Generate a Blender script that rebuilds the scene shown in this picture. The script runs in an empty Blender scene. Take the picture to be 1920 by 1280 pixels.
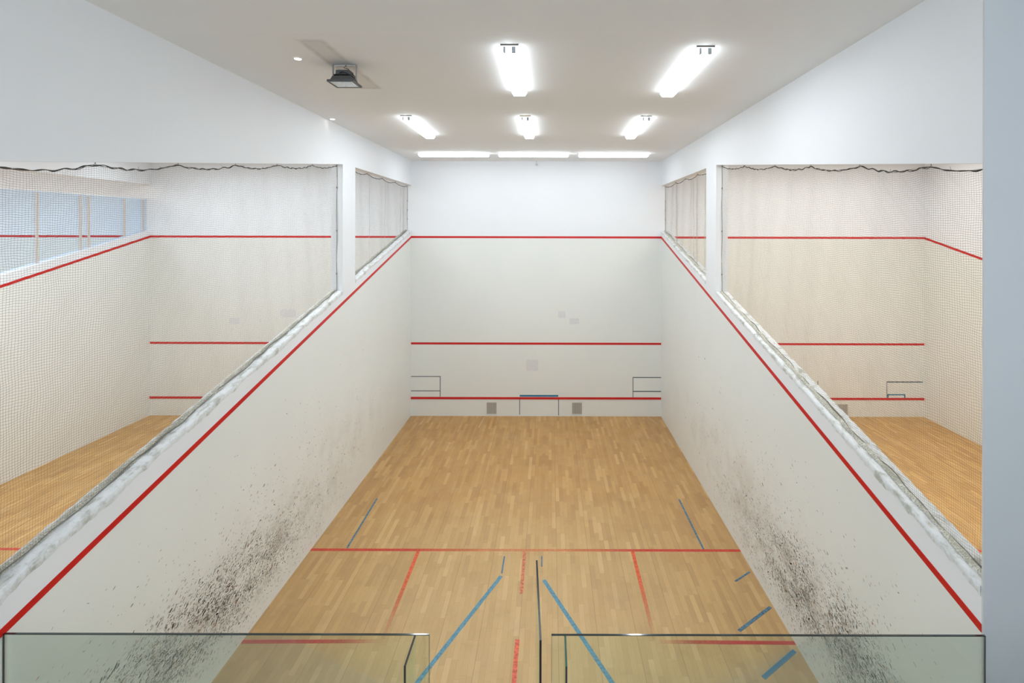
import bpy, bmesh, math, random
import numpy as np
from mathutils import Vector, noise

S = bpy.context.scene
COL = S.collection
PI = math.pi

# ------------------------------------------------------------------ camera
CX, CY, CZ = 0.36, -3.27, 4.776
cam = bpy.data.cameras.new('camera')
camo = bpy.data.objects.new('camera', cam)
COL.objects.link(camo)
camo.location = (CX, CY, CZ)
camo.rotation_euler = (PI/2, math.radians(-0.12), 0)
cam.sensor_width = 36
cam.lens = 954/1920*36
cam.shift_x = -72/1920
cam.shift_y = -210/1920
cam.clip_start = 0.05
S.camera = camo

# ------------------------------------------------------------------ colour management, world, large lights
S.view_settings.view_transform = 'Standard'
S.view_settings.look = 'None'
S.view_settings.gamma = 1
S.view_settings.use_curve_mapping = False
S.view_settings.exposure = 0.8
S.cycles.transparent_max_bounces = 24
S.cycles.max_bounces = 10
S.cycles.diffuse_bounces = 8

w = bpy.data.worlds.new('world')
S.world = w
w.use_nodes = True
w.node_tree.nodes['Background'].inputs[0].default_value = (0.75, 0.85, 1.0, 1)
w.node_tree.nodes['Background'].inputs[1].default_value = 0.3

LAMP_STRENGTH = 18.5

def area(name, loc, rot, sx, sy, power, col, spread=PI):
    l = bpy.data.lights.new(name, 'AREA')
    l.shape = 'RECTANGLE'; l.size = sx; l.size_y = sy
    l.energy = power; l.color = col; l.spread = spread
    o = bpy.data.objects.new(name, l); COL.objects.link(o)
    o.location = loc; o.rotation_euler = rot
    return o
# daylight of the gallery windows behind the camera
area('gallery_daylight', (0, -6.3, 4.9), (PI/2, 0, 0), 8.0, 1.6, 98, (0.88, 0.95, 1.0))
# ceiling lamps of the neighbouring courts
for x, p, c in ((-6.65, 140, (0.88, 0.95, 1.0)), (6.65, 140, (1.0, 0.985, 0.93))):
    area('court_ceiling_lamp', (x, 8.3, 6.44), (0, 0, 0), 5.2, 0.25, p*0.22, c)
    area('court_ceiling_lamp', (x, 4.2, 6.44), (0, 0, 0), 4.0, 1.6, p, c)
area('court_ceiling_lamp', (-13.4, 5.0, 6.44), (0, 0, 0), 4.0, 3.0, 180, (0.95, 0.96, 1.0))  # added lamp; brightens the third court, whose own lights are off

# ------------------------------------------------------------------ materials
def newmat(name):
    m = bpy.data.materials.new(name); m.use_nodes = True
    nt = m.node_tree
    for n in list(nt.nodes): nt.nodes.remove(n)
    out = nt.nodes.new('ShaderNodeOutputMaterial')
    return m, nt, out

class G:
    """tiny node-graph helper"""
    def __init__(s, nt): s.nt = nt
    def n(s, t, **k):
        x = s.nt.nodes.new(t)
        for a, b in k.items(): setattr(x, a, b)
        return x
    def link(s, a, b): s.nt.links.new(a, b)
    def _in(s, sock, v):
        if isinstance(v, bpy.types.NodeSocket): s.link(v, sock)
        else: sock.default_value = v
    def m(s, op, a, b=None, c=None, clamp=False):
        x = s.n('ShaderNodeMath', operation=op, use_clamp=clamp)
        s._in(x.inputs[0], a)
        if b is not None: s._in(x.inputs[1], b)
        if c is not None: s._in(x.inputs[2], c)
        return x.outputs[0]
    def mr(s, v, a, b, c=0.0, d=1.0, smooth=True):
        x = s.n('ShaderNodeMapRange', interpolation_type='SMOOTHSTEP' if smooth else 'LINEAR')
        s._in(x.inputs['Value'], v)
        x.inputs['From Min'].default_value = a; x.inputs['From Max'].default_value = b
        x.inputs['To Min'].default_value = c; x.inputs['To Max'].default_value = d
        return x.outputs[0]
    def mix(s, f, a, b, mode='MIX'):
        x = s.n('ShaderNodeMix', data_type='RGBA', blend_type=mode)
        s._in(x.inputs[0], f); s._in(x.inputs[6], a); s._in(x.inputs[7], b)
        return x.outputs[2]
    def noise(s, vec, scale, detail=3, rough=0.5):
        x = s.n('ShaderNodeTexNoise')
        s.link(vec, x.inputs['Vector'])
        x.inputs['Scale'].default_value = scale; x.inputs['Detail'].default_value = detail
        x.inputs['Roughness'].default_value = rough
        return x.outputs['Fac']
    def pos(s):
        t = s.n('ShaderNodeTexCoord').outputs['Object']
        sep = s.n('ShaderNodeSeparateXYZ'); s.link(t, sep.inputs[0])
        return t, sep.outputs[0], sep.outputs[1], sep.outputs[2]
    def comb(s, x, y, z):
        c = s.n('ShaderNodeCombineXYZ')
        s._in(c.inputs[0], x); s._in(c.inputs[1], y); s._in(c.inputs[2], z)
        return c.outputs[0]

def rgb(r, g, b): return (r, g, b, 1)

def simple(name, col, rough=0.5, metal=0.0, emit=None, estr=0, nscale=40, namt=0.06, bump=0.0, bscale=80, spec=0.5):
    m, nt, out = newmat(name); g = G(nt)
    b = g.n('ShaderNodeBsdfPrincipled')
    t, X, Y, Z = g.pos()
    nz = g.noise(t, nscale, 3)
    c = g.mix(nz, rgb(*[max(0, v*(1-namt)) for v in col]), rgb(*[min(1, v*(1+namt)) for v in col]))
    g.link(c, b.inputs['Base Color'])
    b.inputs['Roughness'].default_value = rough; b.inputs['Metallic'].default_value = metal
    b.inputs['Specular IOR Level'].default_value = spec
    if emit: b.inputs['Emission Color'].default_value = rgb(*emit); b.inputs['Emission Strength'].default_value = estr
    if bump > 0:
        bp = g.n('ShaderNodeBump'); bp.inputs['Strength'].default_value = bump; bp.inputs['Distance'].default_value = 0.004
        g.link(g.noise(t, bscale, 5, 0.6), bp.inputs['Height']); g.link(bp.outputs[0], b.inputs['Normal'])
    g.link(b.outputs[0], out.inputs[0])
    return m

def wallmat(name, col, rough, dirt=None):
    """rolled wall paint; dirt = True adds the rubbed grey-brown haze where balls strike low on the side walls"""
    m, nt, out = newmat(name); g = G(nt)
    b = g.n('ShaderNodeBsdfPrincipled')
    t, X, Y, Z = g.pos()
    nz = g.noise(t, 1.3, 4)
    c = g.mix(nz, rgb(*[v*0.97 for v in col]), rgb(*[min(1, v*1.02) for v in col]))
    if dirt:
        # two gaussian-like clouds on the wall plane, broken by noise
        ctr = g.m('ADD', g.m('MULTIPLY', Y, -0.07), 0.88)
        dz = g.m('DIVIDE', g.m('SUBTRACT', Z, ctr), 0.42)
        dy = g.m('DIVIDE', g.m('SUBTRACT', Y, 2.6), 2.4)
        r2 = g.m('ADD', g.m('MULTIPLY', dz, dz), g.m('MULTIPLY', dy, dy))
        f = g.m('POWER', 2.718, g.m('MULTIPLY', r2, -1.0))
        n1 = g.noise(g.comb(X, g.m('MULTIPLY', Y, 0.6), Z), 5.0, 6, 0.7)
        n2 = g.noise(t, 1.1, 3, 0.5)
        f = g.m('MULTIPLY', f, g.mr(n1, 0.36, 0.75))
        f = g.m('MULTIPLY', f, g.mr(n2, 0.2, 0.7, 0.35, 1.1))
        f2y = g.m('DIVIDE', g.m('SUBTRACT', Y, 5.0), 2.6); f2z = g.m('DIVIDE', g.m('SUBTRACT', Z, 0.95), 0.55)
        f2 = g.m('POWER', 2.718, g.m('MULTIPLY', g.m('ADD', g.m('MULTIPLY', f2y, f2y), g.m('MULTIPLY', f2z, f2z)), -1.0))
        f2 = g.m('MULTIPLY', f2, g.mr(g.noise(t, 2.3, 5, 0.65), 0.38, 0.78))
        c = g.mix(g.m('MULTIPLY', f, 0.66, clamp=True), c, rgb(0.30, 0.25, 0.21))
        c = g.mix(g.m('MULTIPLY', f2, 0.42, clamp=True), c, rgb(0.44, 0.39, 0.32))
    g.link(c, b.inputs['Base Color'])
    b.inputs['Roughness'].default_value = rough
    bp = g.n('ShaderNodeBump'); bp.inputs['Strength'].default_value = 0.12; bp.inputs['Distance'].default_value = 0.002
    g.link(g.noise(t, 45, 4, 0.6), bp.inputs['Height']); g.link(bp.outputs[0], b.inputs['Normal'])
    g.link(b.outputs[0], out.inputs[0])
    return m

M_UP = wallmat('white_wall_paint', (0.83, 0.86, 0.90), 0.55)
M_PLAY = wallmat('cream_court_plaster', (0.80, 0.83, 0.815), 0.38)
M_PLAYD = wallmat('cream_court_plaster_marked', (0.80, 0.83, 0.815), 0.38, dirt=True)
M_SIDECOURT = wallmat('cream_side_court_plaster', (0.80, 0.815, 0.79), 0.42)
M_CORR = wallmat('unseen_corridor_grey', (0.52, 0.54, 0.54), 0.6)
M_PIER = wallmat('cool_white_pier_paint', (0.64, 0.665, 0.69), 0.6)

def ceiling_mat():
    m, nt, out = newmat('off_white_ceiling_paint'); g = G(nt)
    b = g.n('ShaderNodeBsdfPrincipled')
    t, X, Y, Z = g.pos()
    c = g.mix(g.noise(t, 0.9, 4), rgb(0.82, 0.84, 0.855), rgb(0.85, 0.87, 0.885))
    # plaster board joints across the court
    wob = g.m('MULTIPLY', g.m('SUBTRACT', g.noise(t, 2.0, 3), 0.5), 0.06)
    Yw = g.m('ADD', Y, wob)
    jt = None
    for y in (1.24, 3.46, 5.9, -1.0):
        j = g.mr(g.m('ABSOLUTE', g.m('SUBTRACT', Yw, y)), 0.0, 0.022, 1, 0)
        jt = j if jt is None else g.m('MAXIMUM', jt, j)
    c = g.mix(g.m('MULTIPLY', jt, 0.35), c, rgb(0.90, 0.90, 0.89))
    # dust outline left by a light fitting that was taken down
    ax = g.m('ABSOLUTE', g.m('SUBTRACT', X, -1.865)); ay = g.m('ABSOLUTE', g.m('SUBTRACT', Y, 2.24))
    dx = g.m('SUBTRACT', ax, 0.105); dy = g.m('SUBTRACT', ay, 0.80)
    d = g.m('MAXIMUM', dx, dy)
    edge = g.mr(g.m('ABSOLUTE', d), 0.0, 0.05, 1, 0)
    ins = g.mr(d, -0.03, 0.02, 1, 0)
    edge = g.m('MULTIPLY', edge, g.mr(g.noise(t, 5, 4), 0.3, 0.7, 0.3, 1.0))
    c = g.mix(g.m('MULTIPLY', ins, 0.28), c, rgb(0.42, 0.37, 0.31))
    c = g.mix(g.m('MULTIPLY', edge, 0.42), c, rgb(0.34, 0.29, 0.24))
    # darker oval behind the flood lamp
    q = g.m('ADD', g.m('POWER', g.m('DIVIDE', g.m('SUBTRACT', X, -1.86), 0.22), 2.0), g.m('POWER', g.m('DIVIDE', g.m('SUBTRACT', Y, 2.12), 0.16), 2.0))
    c = g.mix(g.m('MULTIPLY', g.m('POWER', 2.718, g.m('MULTIPLY', q, -1)), 0.4), c, rgb(0.2, 0.19, 0.18))
    g.link(c, b.inputs['Base Color']); b.inputs['Roughness'].default_value = 0.75
    h = g.m('ADD', g.m('MULTIPLY', g.noise(t, 30, 5, 0.6), 0.35), jt)
    bp = g.n('ShaderNodeBump'); bp.inputs['Strength'].default_value = 0.35; bp.inputs['Distance'].default_value = 0.003
    g.link(h, bp.inputs['Height']); g.link(bp.outputs[0], b.inputs['Normal'])
    g.link(b.outputs[0], out.inputs[0])
    return m
M_CEIL = ceiling_mat()

def wood_mat(name, orange=0.0):
    m, nt, out = newmat(name); g = G(nt)
    b = g.n('ShaderNodeBsdfPrincipled')
    t, X, Y, Z = g.pos()
    W, L = 0.066, 0.47
    u = g.m('DIVIDE', X, W)
    row = g.m('FLOOR', u)
    wn = g.n('ShaderNodeTexWhiteNoise', noise_dimensions='1D'); g.link(row, wn.inputs['W'])
    v = g.m('ADD', g.m('DIVIDE', Y, L), g.m('MULTIPLY', wn.outputs['Value'], 13.7))
    cell = g.m('FLOOR', v)
    wn2 = g.n('ShaderNodeTexWhiteNoise', noise_dimensions='2D'); g.link(g.comb(row, cell, 0), wn2.inputs['Vector'])
    r2 = wn2.outputs['Value']
    ramp = g.n('ShaderNodeValToRGB')
    g.link(r2, ramp.inputs[0])
    e = ramp.color_ramp.elements
    e[0].position = 0; e[0].color = rgb(0.50, 0.305, 0.120)
    e[1].position = 1; e[1].color = rgb(0.70, 0.48, 0.225)
    for p, cc in ((0.25, (0.55, 0.345, 0.138)), (0.6, (0.585, 0.375, 0.152)), (0.87, (0.625, 0.41, 0.177))):
        x = e.new(p); x.color = rgb(*cc)
    c = ramp.outputs[0]
    # grain
    gr = g.noise(g.comb(g.m('MULTIPLY', X, 60), g.m('ADD', g.m('MULTIPLY', Y, 3.5), g.m('MULTIPLY', r2, 40)), 0), 2.0, 5, 0.6)
    c = g.mix(g.mr(gr, 0.25, 0.75, 0.0, 0.24), c, rgb(0.30, 0.165, 0.065))
    # amber varnish at the front, worn pale towards the middle and the back of the court
    wear = g.m('ADD', g.mr(Y, 7.0, 2.6, 0, 1), g.m('MULTIPLY', g.m('SUBTRACT', g.noise(t, 0.8, 4), 0.5), 0.7))
    side = g.mr(g.m('ABSOLUTE', X), 0.9, 3.0, 1.0, 0.42)
    wear = g.m('MULTIPLY', wear, side, clamp=True)
    if orange: wear = g.m('MULTIPLY', wear, 0.3)
    c = g.mix(g.m('MULTIPLY', g.m('SUBTRACT', 1.0, wear, clamp=True), 0.42), c, rgb(0.98, 0.74, 0.42) if not orange else rgb(1.0, 0.78, 0.38), 'MULTIPLY')
    c = g.mix(g.m('MULTIPLY', wear, 0.30), c, rgb(0.76, 0.57, 0.30))
    # grime blotches
    c = g.mix(g.mr(g.noise(t, 2.2, 5, 0.6), 0.45, 0.8, 0, 0.22), c, rgb(0.28, 0.165, 0.08))
    c = g.mix(g.mr(g.m('ABSOLUTE', X), 2.2, 3.2, 0.0, 0.16 if not orange else 0.0), c, rgb(0.30, 0.19, 0.11))  # darker towards the side walls
    # seams
    fu = g.m('FRACT', u); su = g.m('MINIMUM', fu, g.m('SUBTRACT', 1.0, fu))
    fv = g.m('FRACT', v); sv = g.m('MINIMUM', fv, g.m('SUBTRACT', 1.0, fv))
    seam = g.m('MAXIMUM', g.mr(su, 0.0, 0.035, 1, 0), g.mr(sv, 0.0, 0.005, 1, 0))
    c = g.mix(g.m('MULTIPLY', seam, 0.30), c, rgb(0.16, 0.09, 0.04))
    u8 = g.m('FRACT', g.m('DIVIDE', X, W*7)); s8 = g.m('MINIMUM', u8, g.m('SUBTRACT', 1.0, u8))
    j8 = g.mr(s8, 0.0, 0.009, 1, 0)
    c = g.mix(g.m('MULTIPLY', j8, 0.5), c, rgb(0.12, 0.07, 0.03))
    g.link(c, b.inputs['Base Color'])
    g.link(g.mr(g.noise(t, 3, 4), 0.3, 0.7, 0.38, 0.52), b.inputs['Roughness'])
    bp = g.n('ShaderNodeBump'); bp.inputs['Strength'].default_value = 0.15; bp.inputs['Distance'].default_value = 0.001; bp.invert = True
    g.link(g.m('MAXIMUM', seam, j8), bp.inputs['Height']); g.link(bp.outputs[0], b.inputs['Normal'])
    g.link(b.outputs[0], out.inputs[0])
    return m
M_WOOD = wood_mat('hardwood_strip_floor')
M_WOOD2 = wood_mat('hardwood_strip_floor_amber', 1.0)

def paint(name, col, fade=None, rough=0.4, worn=0.15, spec=0.5, fcol=None):
    """line paint; fade = list of (axis, a, b, lo) : opacity runs from 1 at a to lo at b along the axis"""
    m, nt, out = newmat(name); g = G(nt)
    b = g.n('ShaderNodeBsdfPrincipled')
    t, X, Y, Z = g.pos()
    ax = {'X': X, 'Y': Y, 'Z': Z, 'AX': g.m('ABSOLUTE', X)}
    c = g.mix(g.noise(t, 9, 4), rgb(*[v*0.86 for v in col]), rgb(*[min(1, v*1.1) for v in col]))
    b.inputs['Roughness'].default_value = rough
    b.inputs['Specular IOR Level'].default_value = spec
    if fade and fcol: c = g.mix(g.mr(ax[fade[0][0]], fade[0][1], fade[0][2], 0.0, 1.0), c, rgb(*fcol))
    g.link(c, b.inputs['Base Color'])
    if fade or worn > 0.2:
        op = g.mr(g.noise(t, 28, 5, 0.7), 0.30, 0.62, 1-worn, 1.0)
        for f in (fade or []):
            x = g.mr(ax[f[0]], f[1], f[2], 1.0, f[3])
            op = g.m('MULTIPLY', op, x)
        tr = g.n('ShaderNodeBsdfTransparent'); mx = g.n('ShaderNodeMixShader')
        g.link(op, mx.inputs[0]); g.link(tr.outputs[0], mx.inputs[1]); g.link(b.outputs[0], mx.inputs[2])
        g.link(mx.outputs[0], out.inputs[0])
    else:
        g.link(b.outputs[0], out.inputs[0])
    return m
RED = (0.60, 0.012, 0.010)
M_RED = paint('red_line_paint', RED, spec=0.25)
M_REDW = paint('red_front_line_paint', (0.62, 0.008, 0.010))
M_RFLOOR = paint('red_floor_line_paint', (0.66, 0.05, 0.028), worn=0.25, fade=[('AX', 1.9, 0.4, 0.42)], fcol=(0.86, 0.33, 0.13))
M_RBOX = paint('red_box_line_paint', (0.86, 0.14, 0.045), worn=0.35, fade=[('Y', 3.9, 2.6, 0.05)], fcol=(0.88, 0.40, 0.20))
M_RBACK = paint('red_box_back_line_paint', (0.58, 0.035, 0.025), worn=0.25, fade=[('AX', 2.5, 1.5, 0.0)], fcol=(0.86, 0.30, 0.14))
M_RHALF = paint('red_half_line_paint', (0.80, 0.26, 0.13), worn=0.8)
M_RHALF2 = paint('red_half_line_paint_back', (0.86, 0.17, 0.09), worn=0.55)
M_RPLAIN = paint('red_side_court_floor_paint', (0.66, 0.05, 0.028), worn=0.25)
M_BTAPE = paint('blue_tape_worn', (0.11, 0.23, 0.33), worn=0.55)
M_BTAPE2 = paint('blue_tape', (0.13, 0.33, 0.46), worn=0.4)
M_BLUE = paint('blue_marker_line', (0.015, 0.18, 0.34))
M_PENCIL = paint('dark_marker_line', (0.10, 0.13, 0.15))
M_PATCH = simple('filler_patch', (0.73, 0.74, 0.76), 0.7, nscale=20, namt=0.05)
M_PLASTER = None
def plaster_mat():
    m, nt, out = newmat('crumbled_white_plaster'); g = G(nt)
    b = g.n('ShaderNodeBsdfPrincipled'); t, X, Y, Z = g.pos()
    n1 = g.noise(g.comb(g.m('MULTIPLY', X, 2.0), Y, Z), 7, 6, 0.7)
    c = g.mix(g.mr(n1, 0.46, 0.68, 0, 0.8), rgb(0.77, 0.80, 0.82), rgb(0.38, 0.39, 0.33))
    c = g.mix(g.mr(g.noise(t, 25, 4, 0.6), 0.55, 0.8, 0, 0.4), c, rgb(0.30, 0.31, 0.28))
    g.link(c, b.inputs['Base Color']); b.inputs['Roughness'].default_value = 0.85
    bp = g.n('ShaderNodeBump'); bp.inputs['Strength'].default_value = 0.7; bp.inputs['Distance'].default_value = 0.012
    g.link(g.noise(g.comb(X, g.m('MULTIPLY', Y, 0.6), Z), 22, 6, 0.65), bp.inputs['Height']); g.link(bp.outputs[0], b.inputs['Normal'])
    g.link(b.outputs[0], out.inputs[0]); return m
M_PLASTER = plaster_mat()
M_NET = simple('grey_brown_net_thread', (0.21, 0.20, 0.175), 0.8, spec=0.15)
M_NETF = simple('off_white_net_thread', (0.52, 0.51, 0.45), 0.8, spec=0.15)
M_ROPE = simple('dark_net_cord', (0.09, 0.085, 0.075), 0.9, nscale=60, namt=0.5, spec=0.2)
M_ROPE2 = simple('grey_net_cord', (0.22, 0.21, 0.18), 0.9, nscale=60, namt=0.4, spec=0.2)
def hem_mat(name, ca, cb):
    m, nt, out = newmat(name); g = G(nt)
    b = g.n('ShaderNodeBsdfPrincipled'); t, X, Y, Z = g.pos()
    v = g.n('ShaderNodeTexVoronoi', feature='DISTANCE_TO_EDGE'); g.link(t, v.inputs['Vector']); v.inputs['Scale'].default_value = 42
    f = g.mr(v.outputs['Distance'], 0.02, 0.14, 0, 1)
    c = g.mix(f, rgb(*ca), rgb(*cb))
    c = g.mix(g.mr(g.noise(t, 4, 4), 0.45, 0.75, 0, 0.45), c, rgb(0.26, 0.25, 0.19))
    g.link(c, b.inputs['Base Color']); b.inputs['Roughness'].default_value = 0.9
    bp = g.n('ShaderNodeBump'); bp.inputs['Strength'].default_value = 0.8; bp.inputs['Distance'].default_value = 0.006; bp.invert = True
    g.link(f, bp.inputs['Height']); g.link(bp.outputs[0], b.inputs['Normal'])
    g.link(b.outputs[0], out.inputs[0]); return m
M_HEM = hem_mat('gathered_net', (0.80, 0.79, 0.72), (0.50, 0.49, 0.41))

def emis(name, col, s):
    m, nt, out = newmat(name); g = G(nt)
    e = g.n('ShaderNodeEmission'); e.inputs[0].default_value = rgb(*col); e.inputs[1].default_value = s
    g.link(e.outputs[0], out.inputs[0]); return m
M_DIFF = emis('lit_acrylic_diffuser', (0.90, 0.96, 1.0), LAMP_STRENGTH)
M_DIFS = emis('lit_acrylic_diffuser_side', (0.88, 0.95, 1.0), LAMP_STRENGTH*0.31)
M_DIFF2 = emis('lit_acrylic_diffuser_crosswise', (0.90, 0.96, 1.0), LAMP_STRENGTH*0.58)
M_DISC = emis('lit_disc_face', (1.0, 0.88, 0.78), 6.0)
M_FIX = simple('white_enamelled_metal', (0.62, 0.62, 0.62), 0.4)
M_HOLD = simple('grey_lampholder_plastic', (0.42, 0.46, 0.50), 0.5)
M_FIXEDGE = simple('dark_fitting_end_plate', (0.16, 0.145, 0.13), 0.5)
M_FIXWOOD = simple('tan_fitting_end_plate', (0.50, 0.38, 0.22), 0.5)
M_DARK = simple('dark_grey_cast_aluminium', (0.10, 0.105, 0.11), 0.5, metal=0.3)
M_STEEL = simple('brushed_steel', (0.42, 0.43, 0.45), 0.35, metal=0.8)
M_BLACK = simple('black_rubber', (0.012, 0.012, 0.014), 0.45)
M_FGLASS = simple('pale_lamp_glass', (0.66, 0.72, 0.78), 0.12, namt=0.03)
M_LED = simple('pale_led_plate', (0.70, 0.80, 0.92), 0.3, namt=0.02)
M_SENSOR = simple('white_plastic', (0.76, 0.78, 0.82), 0.5)
M_VENTF = simple('vent_recess', (0.34, 0.32, 0.295), 0.8)
M_VENT = simple('grey_vent_metal', (0.56, 0.54, 0.50), 0.5)

def glass_mat(name, tint, gl=0.4, rough=0.0):
    m, nt, out = newmat(name); g = G(nt)
    tr = g.n('ShaderNodeBsdfTransparent'); tr.inputs[0].default_value = rgb(*tint)
    gs = g.n('ShaderNodeBsdfGlossy'); gs.inputs['Roughness'].default_value = rough; gs.inputs[0].default_value = rgb(0.9, 0.95, 0.95)
    fr = g.n('ShaderNodeFresnel'); fr.inputs[0].default_value = 1.45
    f = g.m('MULTIPLY', fr.outputs[0], gl)
    mx = g.n('ShaderNodeMixShader'); g.link(f, mx.inputs[0]); g.link(tr.outputs[0], mx.inputs[1]); g.link(gs.outputs[0], mx.inputs[2])
    g.link(mx.outputs[0], out.inputs[0]); return m
M_GLASS = glass_mat('green_tinted_toughened_glass', (0.95, 0.985, 0.955))
M_GLASSE = simple('polished_glass_edge', (0.012, 0.028, 0.030), 0.08, namt=0.3, spec=0.9)
M_GLASSG = simple('green_glass_edge', (0.02, 0.10, 0.075), 0.15, namt=0.3, spec=0.8)
M_BGLASS = glass_mat('blue_reflection_glass', (0.87, 0.935, 1.0), 0.2)  # blue of a window reflection, put into an added pane
M_REFPOST = simple('pinkish_reflection_post', (0.62, 0.56, 0.52), 0.5)

# ------------------------------------------------------------------ mesh helpers
def link(name, verts, faces, mats, parent=None, mi=None, smooth=False):
    me = bpy.data.meshes.new(name); me.from_pydata(verts, [], faces)
    for m in (mats if isinstance(mats, (list, tuple)) else [mats]): me.materials.append(m)
    if mi is not None: me.polygons.foreach_set('material_index', mi)
    if smooth: me.polygons.foreach_set('use_smooth', [True]*len(faces))
    me.update()
    o = bpy.data.objects.new(name, me); COL.objects.link(o)
    if parent: o.parent = parent
    return o

class MB:
    def __init__(s): s.v = []; s.f = []; s.mi = []
    def add(s, vs, fs, mi=0):
        b = len(s.v); s.v += [tuple(v) for v in vs]; s.f += [tuple(i+b for i in f) for f in fs]; s.mi += [mi]*len(fs)
    def box(s, x0, x1, y0, y1, z0, z1, mi=0):
        v = [(x0,y0,z0),(x1,y0,z0),(x1,y1,z0),(x0,y1,z0),(x0,y0,z1),(x1,y0,z1),(x1,y1,z1),(x0,y1,z1)]
        s.add(v, [(0,3,2,1),(4,5,6,7),(0,1,5,4),(1,2,6,5),(2,3,7,6),(3,0,4,7)], mi)
    def prism_x(s, poly, x0, x1, mi=0):      # poly in (y,z)
        n = len(poly)
        v = [(x0, y, z) for y, z in poly] + [(x1, y, z) for y, z in poly]
        fs = [tuple(range(n))[::-1], tuple(range(n, 2*n))]
        for i in range(n):
            j = (i+1) % n; fs.append((i, j, j+n, i+n))
        s.add(v, fs, mi)
    def prism_z(s, poly, z0, z1, mi=0):
        n = len(poly)
        v = [(x, y, z0) for x, y in poly] + [(x, y, z1) for x, y in poly]
        fs = [tuple(range(n))[::-1], tuple(range(n, 2*n))]
        for i in range(n):
            j = (i+1) % n; fs.append((i, j, j+n, i+n))
        s.add(v, fs, mi)
    def tube(s, pts, r, n=6, mi=0, caps=True):
        pts = [Vector(p) for p in pts]; b0 = len(s.v); rings = []
        for i, p in enumerate(pts):
            d = (pts[min(i+1, len(pts)-1)] - pts[max(i-1, 0)])
            d = d.normalized() if d.length > 1e-9 else Vector((0,0,1))
            a = d.cross(Vector((0,0,1)));
            if a.length < 1e-3: a = d.cross(Vector((1,0,0)))
            a.normalize(); c = d.cross(a)
            rr = r[i] if isinstance(r, (list, tuple)) else r
            rings.append([p + a*math.cos(2*PI*k/n)*rr + c*math.sin(2*PI*k/n)*rr for k in range(n)])
        vs = [v for ring in rings for v in ring]; fs = []
        for i in range(len(pts)-1):
            for k in range(n):
                k2 = (k+1) % n
                fs.append((i*n+k, i*n+k2, (i+1)*n+k2, (i+1)*n+k))
        if caps:
            fs.append(tuple(range(n))[::-1]); fs.append(tuple((len(pts)-1)*n+k for k in range(n)))
        s.add(vs, fs, mi)
    def build(s, name, mats, parent=None, smooth=False):
        o = link(name, s.v, s.f, mats, parent, s.mi, smooth)
        bm = bmesh.new(); bm.from_mesh(o.data); bmesh.ops.recalc_face_normals(bm, faces=bm.faces); bm.to_mesh(o.data); bm.free()
        return o

def struct(o): o['kind'] = 'structure'; return o
def thing(name, label, cat, loc, group=None):
    o = bpy.data.objects.new(name, None); COL.objects.link(o); o.empty_display_size = 0.1
    o.location = loc; o['label'] = label; o['category'] = cat
    if group: o['group'] = group
    return o
def tag(o, label, cat, group=None):
    o['label'] = label; o['category'] = cat
    if group: o['group'] = group
    return o

# ------------------------------------------------------------------ room constants
L, HW, TH, CH = 9.75, 3.2, 0.2, 6.52          # court length, half width, wall thickness, ceiling height
YB = 0.075; YBL = 0.015                                      # back end of the dividing walls
XL2, XR2 = -9.88, 9.93                         # far side walls of the neighbouring courts
LINE = lambda y: 2.155 + (4.575-2.155)*(y-0.05)/9.70
SILL = lambda y: 4.735 - 0.238*(L-y)
TOP1 = lambda y: 5.21 + (5.887-5.21)*(y-0.03)/5.42
PY0, PY1 = 5.45, 6.01

# floor(s) and ceiling
f = MB(); f.box(-HW-TH/2, HW+TH/2, -0.2, L+0.1, -0.1, 0); FLOOR = struct(f.build('floor', M_WOOD))
f = MB(); f.box(XL2-6.8, -HW-TH/2, -0.2, L+0.1, -0.1, 0); FLOOR_L = struct(f.build('floor_left_court', M_WOOD2))
f = MB(); f.box(HW+TH/2, XR2+0.2, -0.2, L+0.1, -0.1, 0); FLOOR_R = struct(f.build('floor_right_court', M_WOOD2))
f = MB(); f.box(-HW-TH, HW+TH, 0.06, L+0.1, CH, CH+0.1); f.box(-5.2, 5.2, -6.6, 0.06, CH, CH+0.1)
struct(f.build('ceiling', M_CEIL))
f = MB(); f.box(XL2-6.8, -HW-TH, -0.2, L+0.1, CH, CH+0.1); struct(f.build('ceiling_left_court', M_UP))
f = MB(); f.box(HW+TH, XR2+0.2, -0.2, L+0.1, CH, CH+0.1); struct(f.build('ceiling_right_court', M_UP))

f = MB(); f.box(-5.2, 5.2, -6.6, -0.2, -0.1, 0); struct(f.build('floor_corridor', M_CORR))
# front walls: playing plaster below the out line, white paint above
def front(name, x0, x1, mp, hi=4.575):
    f = MB(); f.box(x0, x1, L, L+0.25, 0, hi, 0); f.box(x0, x1, L, L+0.25, hi, CH, 1)
    return struct(f.build(name, [mp, M_UP]))
WF = front('wall_front', -HW-TH/2, HW+TH/2, M_PLAY)
WFL = front('wall_front_left_court', XL2-TH/2, -HW-TH/2, M_SIDECOURT)
WFR = front('wall_front_right_court', HW+TH/2, XR2+0.2, M_SIDECOURT)
WF3 = front('wall_front_third_court', XL2-6.8, XL2-TH/2, M_SIDECOURT)

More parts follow.
